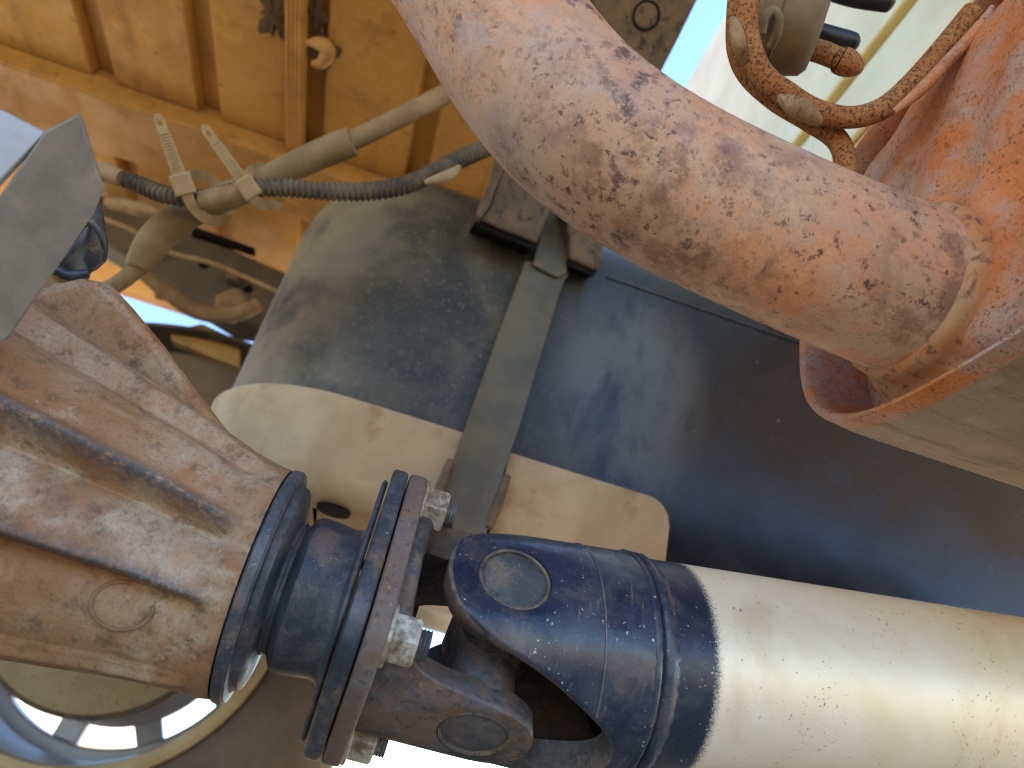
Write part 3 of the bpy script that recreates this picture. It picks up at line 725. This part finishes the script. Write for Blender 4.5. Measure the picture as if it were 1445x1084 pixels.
# web plate behind the nose
p0 = J+Vector((-.16, .03, .06)); nw = Vector((.1, -.8, -.45)).normalized()
V, Fc = prism([hitp(x, y, p0, nw) for x, y in ((350, 655), (316, 610), (262, 540), (225, 488), (178, 432), (146, 398), (110, 392), (40, 410), (-40, 380), (-40, 560), (160, 620))], -nw*.014)
bevel(mesh_obj('web_plate', V, Fc, 'cast', df), .004, 4)
cx = J.x-.345
bowl = [(-.15, .04), (-.14, .07), (-.10, .105), (-.05, .118), (0, .122), (.05, .118), (.10, .105), (.14, .07), (.16, .046)]
mesh_obj('axle_bowl', *lathe((WX-.06, J.y, J.z+.04), (0, 1, 0), bowl, 64), 'cast', df)
mesh_obj('axle_tube', *lathe((WX, J.y, WZ-.02), (0, 1, 0), [(.10, .042), (WY+.01-J.y, .040)], 40), 'cast', df)
# cast ring mark and scraped patches on the housing flank
def on_nose(px, py, extra=.0006):
    d = ray(px, py); best = None
    for i in range(900):
        t = .16+i*.00028; p = CAM+d*t; s = J.x-p.x
        if not secs[0][0] <= s <= .37: continue
        q = ss[min(range(m), key=lambda j: abs(ss[j][0]-s))]
        v = p-(J+NX*s+Vector((0, q[3], q[2]))); ph = math.degrees(math.atan2(v.z, -v.y)); rr = nose_r(ph, s, q[1])[0]
        if math.hypot(v.y, v.z) < rr+extra: return p
    return at(px, py, .3)
ring = [on_nose(172+44*math.cos(u), 855+34*math.sin(u)) for u in [2*math.pi*i/40 for i in range(33)]]
MAT['ringmark'] = simple('scraped_rust_ring', (.27, .15, .08), (.20, .11, .06), 200, .8)
mesh_obj('cast_ring', *sweep(ring, [.0007]*len(ring), 8), 'ringmark', df)
# pinion seal carrier, dust shield, neck and companion flange
seal = [(.0966, .030), (.0966, .0450), (.0958, .0462), (.0925, .0462), (.0915, .0452), (.0912, .0418), (.0902, .0408), (.0885, .0402), (.0875, .039), (.0866, .035), (.0862, .031), (.0862, .02)]
mesh_obj('dust_shield', *lathe(J, NX, seal, 128, REF), 'black_dusty', df, 30)
mesh_obj('seal_gap_shade', *lathe(J, NX, [(.0973, .0448), (.0965, .0446)], 64, REF), 'dark_gap', df)
hub = [(.088, .022), (.088, .0262), (.0852, .0262), (.0846, .0255), (.0835, .0256), (.0825, .0268), (.0812, .0295), (.0795, .0308), (.076, .0312), (.070, .0306), (.065, .0300), (.0622, .0305), (.0605, .033), (.0600, .036), (.0600, .02)]
cf = mesh_obj('companion_flange', *lathe(J, NX, hub, 96, REF), 'black_dusty', df, 30)
tb = math.atan2(.947, .32)                          # bolt direction, measured from the near side upward
def rflange(u):
    p = 5; v = u-tb+math.pi/4; return .813/(abs(math.cos(v))**p+abs(math.sin(v))**p)**(1/p)
def plate(s0, s1, r, mat, name, parent, bev=.0012):
    e = .0014; pr = [(s0, r*.5), (s0, r-e), (s0+e*.4, r-e*.3), (s0+e, r), (s1-e, r), (s1-e*.4, r-e*.3), (s1, r-e), (s1, r*.5)]
    return mesh_obj(name, *lathe(J, NX, pr, 160, REF, rflange), mat, parent, 40)
plate(.0512, .0578, .0585, 'black_dusty', 'flange_plate', cf)
plate(.0584, .0608, .0530, 'black_dusty', 'flange_rim', cf)

# ------------------------------------------------------------------ propeller shaft with universal joint
DR = Vector((.9878, .0447, .1491)).normalized()
ps = thing('propeller_shaft', J+Vector((.25, .01, -.05)), 'silver propeller shaft with black yoke and universal joint bolted to the differential', 'propeller shaft')
ED_B = (Vector((0, -.44, -.9))).normalized()        # flange yoke ears
ED_A = Vector((0, -.9, .44)); ED_A = (ED_A-DR*ED_A.dot(DR)).normalized()
# tube
prof = [(.062, .036)]; n = 90
spray = []
aa = [.0655+.0015*i for i in range(40)]+[.14, .2, .3, .45, .7]
prof = [(a, .045) for a in aa]
V, Fc = lathe(J, DR, prof, 96, ED_A)
spray = [max(0, min(1, 1-(a-.074)/.016)) for a, r in prof for _ in range(96)]
mesh_obj('tube', V, Fc, 'alloy', ps, 60, {'spray': spray})
# weld groove between yoke collar and tube
weld = [(.0545, .0440), (.0550, .0466), (.0562, .0472), (.0575, .0470), (.0583, .0452), (.0592, .0448), (.0600, .0462), (.0615, .0468), (.0632, .0465), (.0650, .0452), (.0662, .0449)]
mesh_obj('weld_bead', *lathe(J, DR, weld, 128, ED_A, lambda u: 1+.003*math.sin(u*61)+.003*math.sin(u*37+1), None, None, False), 'black', ps, 60)
def yoke(name, ax, ear, base_a, Ro, Ri, bnd, mat, parent, capr, flat=.0):
    """forked yoke: a thick tube whose open end follows bnd: (arc length from ear centre, distance from J; + = beyond the joint)"""
    ax, e, w = frame(ax, ear); nphi = 160; rows = 26; rnd_ = .0042
    sp_ = spline(bnd, 12)
    def sb(u):
        for (u0, s0), (u1, s1) in zip(sp_, sp_[1:]):
            if u0 <= u <= u1: return s0+(s1-s0)*(u-u0)/(u1-u0+1e-9)
        return sp_[-1][1]
    V = []; Fc = []; rws = []
    for j in range(rows+1): rws.append(('o', j/rows))
    for j in range(1, 6): rws.append(('e', j/5))
    for j in range(rows, -1, -1): rws.append(('i', j/rows))
    for kind, t in rws:
        for k in range(nphi):
            ph = 2*math.pi*k/nphi; d = abs((ph+math.pi/2) % math.pi-math.pi/2); u = d*.045
            end = -sb(u)                               # axial position of the open edge (towards the joint = negative)
            if kind == 'o': a = base_a+(end+rnd_-base_a)*t; r = Ro
            elif kind == 'e': q = t*math.pi/2; a = end+rnd_*(1-math.sin(q)); r = Ro-rnd_*(1-math.cos(q))
            else: a = base_a+(end+.0004-base_a)*t; r = Ri
            f = math.cos(d)                            # ears flattened towards the ear plane
            if kind != 'i' and flat: r = min(r, (Ro-flat*max(0, min(1, (.035-a)/.03)))/max(f, .5))
            V.append(J+ax*a+r*(math.cos(ph)*e+math.sin(ph)*w))
    nr = len(rws)
    for i in range(nr):
        i2 = (i+1) % nr
        for k in range(nphi):
            k2 = (k+1) % nphi; Fc.append((i*nphi+k, i*nphi+k2, i2*nphi+k2, i2*nphi+k))
    o = mesh_obj(name, V, Fc, mat, parent, 45); o.data.materials.append(MAT['forge'])
    o.data.polygons.foreach_set('material_index', [1 if rows+2 <= i < nr-1 else 0 for i in range(nr) for _ in range(nphi)])
    # bore the bearing holes
    cv, cf_ = lathe(J-e*.08, e, [(0, capr), (.16, capr)], 40)
    cut = mesh_obj('bore', cv, cf_, 'dark_gap', parent)
    md = o.modifiers.new('bore', 'BOOLEAN'); md.operation = 'DIFFERENCE'; md.object = cut; md.solver = 'EXACT'
    bpy.context.view_layer.update()
    dg = bpy.context.evaluated_depsgraph_get()
    me = bpy.data.meshes.new_from_object(o.evaluated_get(dg)); old = o.data; o.modifiers.clear(); o.data = me
    me.polygons.foreach_set('use_smooth', [True]*len(me.polygons)); me.set_sharp_from_angle(angle=R(38))
    bpy.data.objects.remove(cut); bpy.data.meshes.remove(old)
    for sg in (1, -1):
        c = mesh_obj('bearing_cap', *lathe(J, e*sg, [(Ro-.022, capr*.97), (Ro-.0052, capr*.985), (Ro-.0046, capr*.93), (Ro-.0044, capr*.55), (Ro-.0047, capr*.25)], 48), 'cap', o)
        mesh_obj('snap_ring', *lathe(J, e*sg, [(Ro-.0058, capr*.99), (Ro-.0034, capr*.99), (Ro-.0030, capr*.95), (Ro-.0034, capr*.9), (Ro-.0058, capr*.9)], 48, None, None, None, None, False), 'ring_dust', o)
    return o
bA = [(0, .0265), (.008, .0255), (.016, .0225), (.0225, .0165), (.0275, .0075), (.032, -.003), (.039, -.0165), (.048, -.030), (.056, -.040), (.063, -.0445), (.0707, -.0458)]
ya = yoke('tube_yoke', DR, ED_A, .056, .0465, .0335, bA, 'black', ps, .0146, .0035)
_, e_, w_ = frame(DR, ED_A)
for sg in (1, -1):
    arc = [J+DR*.0345+.0466*(math.cos(u)*e_*sg+math.sin(u)*w_*sg) for u in [R(-62+124*i/60) for i in range(61)]]
    mesh_obj('machined_edge', *sweep(arc, [.00035]*61, 6), 'cap', ya, 80)
bB = [(0, .0225), (.007, .0215), (.0125, .0185), (.0172, .013), (.0202, .005), (.0215, -.005), (.0235, -.018), (.030, -.030), (.045, -.0355), (.0707, -.037)]
yb = yoke('flange_yoke', NX, ED_B, .0455, .0435, .0290, bB, 'forge', ps, .0140, .0035)
plate(.0428, .0505, .0585, 'flange', 'yoke_flange', ps)
# cross
cr = mesh_obj('joint_cross', *lathe(J, ED_A, [(-.034, .0105), (-.026, .0108), (-.024, .0135), (-.019, .0140), (-.013, .0135), (-.008, .017), (.008, .017), (.013, .0135), (.019, .0140), (.024, .0135), (.026, .0108), (.034, .0105)], 40), 'forge', ps)
mesh_obj('cross_arm', *lathe(J, ED_B, [(-.034, .0105), (-.026, .0108), (-.024, .0135), (-.019, .0140), (-.013, .0135), (0, .0165), (.013, .0135), (.019, .0140), (.024, .0135), (.026, .0108), (.034, .0105)], 40), 'forge', cr)
# bolts through the flange
for k in range(4):
    u = tb+k*math.pi/2
    o2 = .0465*(math.cos(u)*REF+math.sin(u)*Vector((0, 0, 1)))
    b_ = mesh_obj('flange_nut', *hexprism(J+o2+NX*.0424, -NX, .0094, .0105, (0, .3, 1)), 'zinc', ps, 30)
    mesh_obj('washer', *lathe(J+o2+NX*.0429, -NX, [(0, .0112), (.0012, .0112), (.0016, .0105)], 32), 'zinc', b_)
    th = []
    for i in range(13): th.append((.0095+i*.00045, .0050 if i % 3 else .0056))
    mesh_obj('bolt_thread', *lathe(J+o2+NX*.0424, -NX, th, 24), 'cap', b_)

# ------------------------------------------------------------------ exhaust
ex = thing('exhaust', (.2, .2, .41), 'rusty exhaust pipe curving down into a rust covered muffler', 'exhaust')
path = [(600, -130, .335, 226), (648, -62, .328, 228), (690, 5, .322, 230), (742, 88, .315, 233), (800, 158, .309, 237), (868, 214, .305, 238), (950, 264, .303, 237), (1050, 313, .304, 236), (1145, 356, .306, 236), (1230, 391, .309, 238), (1300, 418, .313, 240), (1360, 442, .318, 240)]
V, Fc = tube_px(path, 14, 80)
mesh_obj('pipe', V, Fc, 'exhaust', ex, 60)
MX = .186; MYc, MZc, MA, MB = .139, .5265, .164, .0925
def orim(u, a=MA, b=MB):
    e = .56
    c, s = math.cos(u), math.sin(u)
    return Vector((0, math.copysign(abs(c)**e, c)*a, math.copysign(abs(s)**e, s)*b))
nm = 120; V = []; Fc = []
rows = [(.45, 1.0), (.03, 1.0), (.012, .998), (.004, .992), (-.002, .988), (-.0050, .980), (-.0052, .966), (-.0035, .955), (.004, .949), (.033, .946)]
for dx, k in rows:
    for i in range(nm): V.append(Vector((MX+dx, MYc, MZc))+orim(2*math.pi*i/nm)*k)
for j in range(len(rows)-1):
    for i in range(nm):
        i2 = (i+1) % nm; Fc.append((j*nm+i, j*nm+i2, j*nm+nm+i2, j*nm+nm+i))
sh_ = mesh_obj('muffler_shell', V[:4*nm], [f for f in Fc if max(f) < 4*nm], 'shell', ex, 50)
mesh_obj('crimped_rim', V[3*nm:], [tuple(q-3*nm for q in f) for f in Fc if min(f) >= 3*nm], 'muffler', ex, 60)
# dished end plate, swelling forward above the pipe
pc = at(1300, 418, .313)
V = []; Fc = []; nr = 30
for j in range(nr+1):
    k = .949*(1-j/nr)
    for i in range(nm):
        o_ = orim(2*math.pi*i/nm)*k; y, z = MYc+o_.y, MZc+o_.z
        fill = 1-math.exp(-((1-k/.949)/.11)**2)
        w = ((z-pc.z)-(y-pc.y))*.7; w = min(1, max(0, (w+.050)/.045)); w = w*w*(3-2*w)
        hi = min(1, max(0, (z-pc.z-.02)/.03))
        rise = 1-math.exp(-((1-k/.949)/(.03+.09*hi))**2)
        flush = .008+.010*hi-(.009+.015*hi)*rise
        dish = .030*(1-w)+flush*w
        dd = math.hypot(y-pc.y, z-pc.z); dish -= .005*math.exp(-((dd-.036)/.010)**2)*w
        dish += .0012*math.sin(y*160+z*90)*fill
        V.append((MX+max(-.026, dish), y, z))
for j in range(nr):
    for i in range(nm):
        i2 = (i+1) % nm; Fc.append((j*nm+i, j*nm+i2, j*nm+nm+i2, j*nm+nm+i))
mesh_obj('end_plate', V, Fc, 'muffler', ex, 60)
bead = []
q = spline(path, 14); tdir = (at(1330, 430, .315)-at(1270, 407, .311)).normalized(); bc = at(1284, 412, .3119)
_, ba, bb = frame(tdir)
prof = [(-.0056, .0335), (-.0048, .0355), (-.003, .0366), (0, .0370), (.003, .0369), (.0055, .0374), (.0085, .0395), (.012, .043)]
V, Fc = lathe(bc, tdir, prof, 110, None, lambda u: 1+.004*math.sin(u*17)+.003*math.sin(u*41+1), None, None, False)
mesh_obj('weld_collar', V, Fc, 'collar', ex, 80)
# hanger rods welded to the muffler's rim
V, Fc = tube_px([(1062, -30, .352, 36), (1052, 20, .35, 36), (1056, 62, .35, 35), (1075, 105, .35, 34), (1110, 133, .35, 34), (1145, 154, .35, 33), (1185, 165, .349, 31), (1220, 163, .347, 31), (1255, 147, .345, 32), (1295, 110, .342, 32), (1340, 58, .34, 32), (1375, 16, .338, 33)], 10, 24)
mesh_obj('hanger_rod', V, Fc, 'rod', ex, 60)
V, Fc = tube_px([(1046, -30, .366, 34), (1042, 25, .362, 34), (1043, 70, .36, 34), (1058, 105, .36, 34), (1095, 140, .36, 33), (1140, 168, .36, 32), (1178, 194, .358, 31), (1192, 222, .356, 31), (1193, 262, .354, 31)], 10, 24)
mesh_obj('hanger_rod', V, Fc, 'rod', ex, 60)
for pts in ([(1100, 138, .342, 12), (1118, 148, .338, 26), (1136, 158, .338, 28), (1156, 172, .342, 14)], [(1036, 28, .35, 12), (1040, 52, .343, 22), (1046, 74, .345, 18), (1052, 90, .349, 8)]):
    V, Fc = tube_px(pts, 6, 14); mesh_obj('rod_weld', V, Fc, 'weld_dust', ex, 60)
V, Fc = tube_px([(1262, 158, .338, 10), (1300, 126, .335, 18), (1340, 84, .333, 18), (1385, 34, .332, 16), (1400, 10, .333, 8)], 6, 12); mesh_obj('rod_weld', V, Fc, 'muffler', ex, 60)

# ------------------------------------------------------------------ rubber mount on the hanger
rm = thing('rubber_mount', at(1120, 60, .40), 'dusty tan rubber exhaust mount hanging above the rusty hanger rods', 'rubber mount')
axr = (M3 @ Vector((.93, -.30, .2))).normalized(); rc = at(1088, 24, .40)
mesh_obj('mount_body', *lathe(rc, axr, [(-.012, .018), (-.010, .024), (-.002, .0265), (.004, .0262), (.005, .0252), (.0065, .0265), (.014, .0262), (.022, .0245), (.025, .021), (.026, .012)], 56), 'dusty_rubber', rm, 40)
V, Fc = tube_px([(1074, 46, .375, 15), (1079, 24, .372, 15), (1090, 16, .372, 15), (1098, 26, .373, 15), (1096, 48, .376, 14), (1088, 66, .382, 12)], 8, 14); mesh_obj('mount_loop', V, Fc, 'dusty_rubber', rm)
V, Fc = tube_px([(1120, 62, .405, 30), (1160, 74, .40, 31), (1184, 84, .397, 31), (1186, 85, .397, 38), (1200, 91, .396, 36), (1214, 97, .396, 20), (1217, 98, .396, 6)], 5, 24); mesh_obj('hanger_pin', V, Fc, 'rod', rm, 40)
for P_ in ([(1130, 38, .43, 28), (1165, 50, .425, 29), (1196, 58, .422, 28), (1207, 61, .421, 24), (1211, 62, .421, 10)], [(1150, -22, .43, 28), (1200, -6, .425, 29), (1245, 2, .422, 28), (1257, 4, .421, 24), (1261, 5, .421, 8)]):
    V, Fc = tube_px(P_, 6, 22); mesh_obj('rubber_stub', V, Fc, 'rubber', rm, 50)
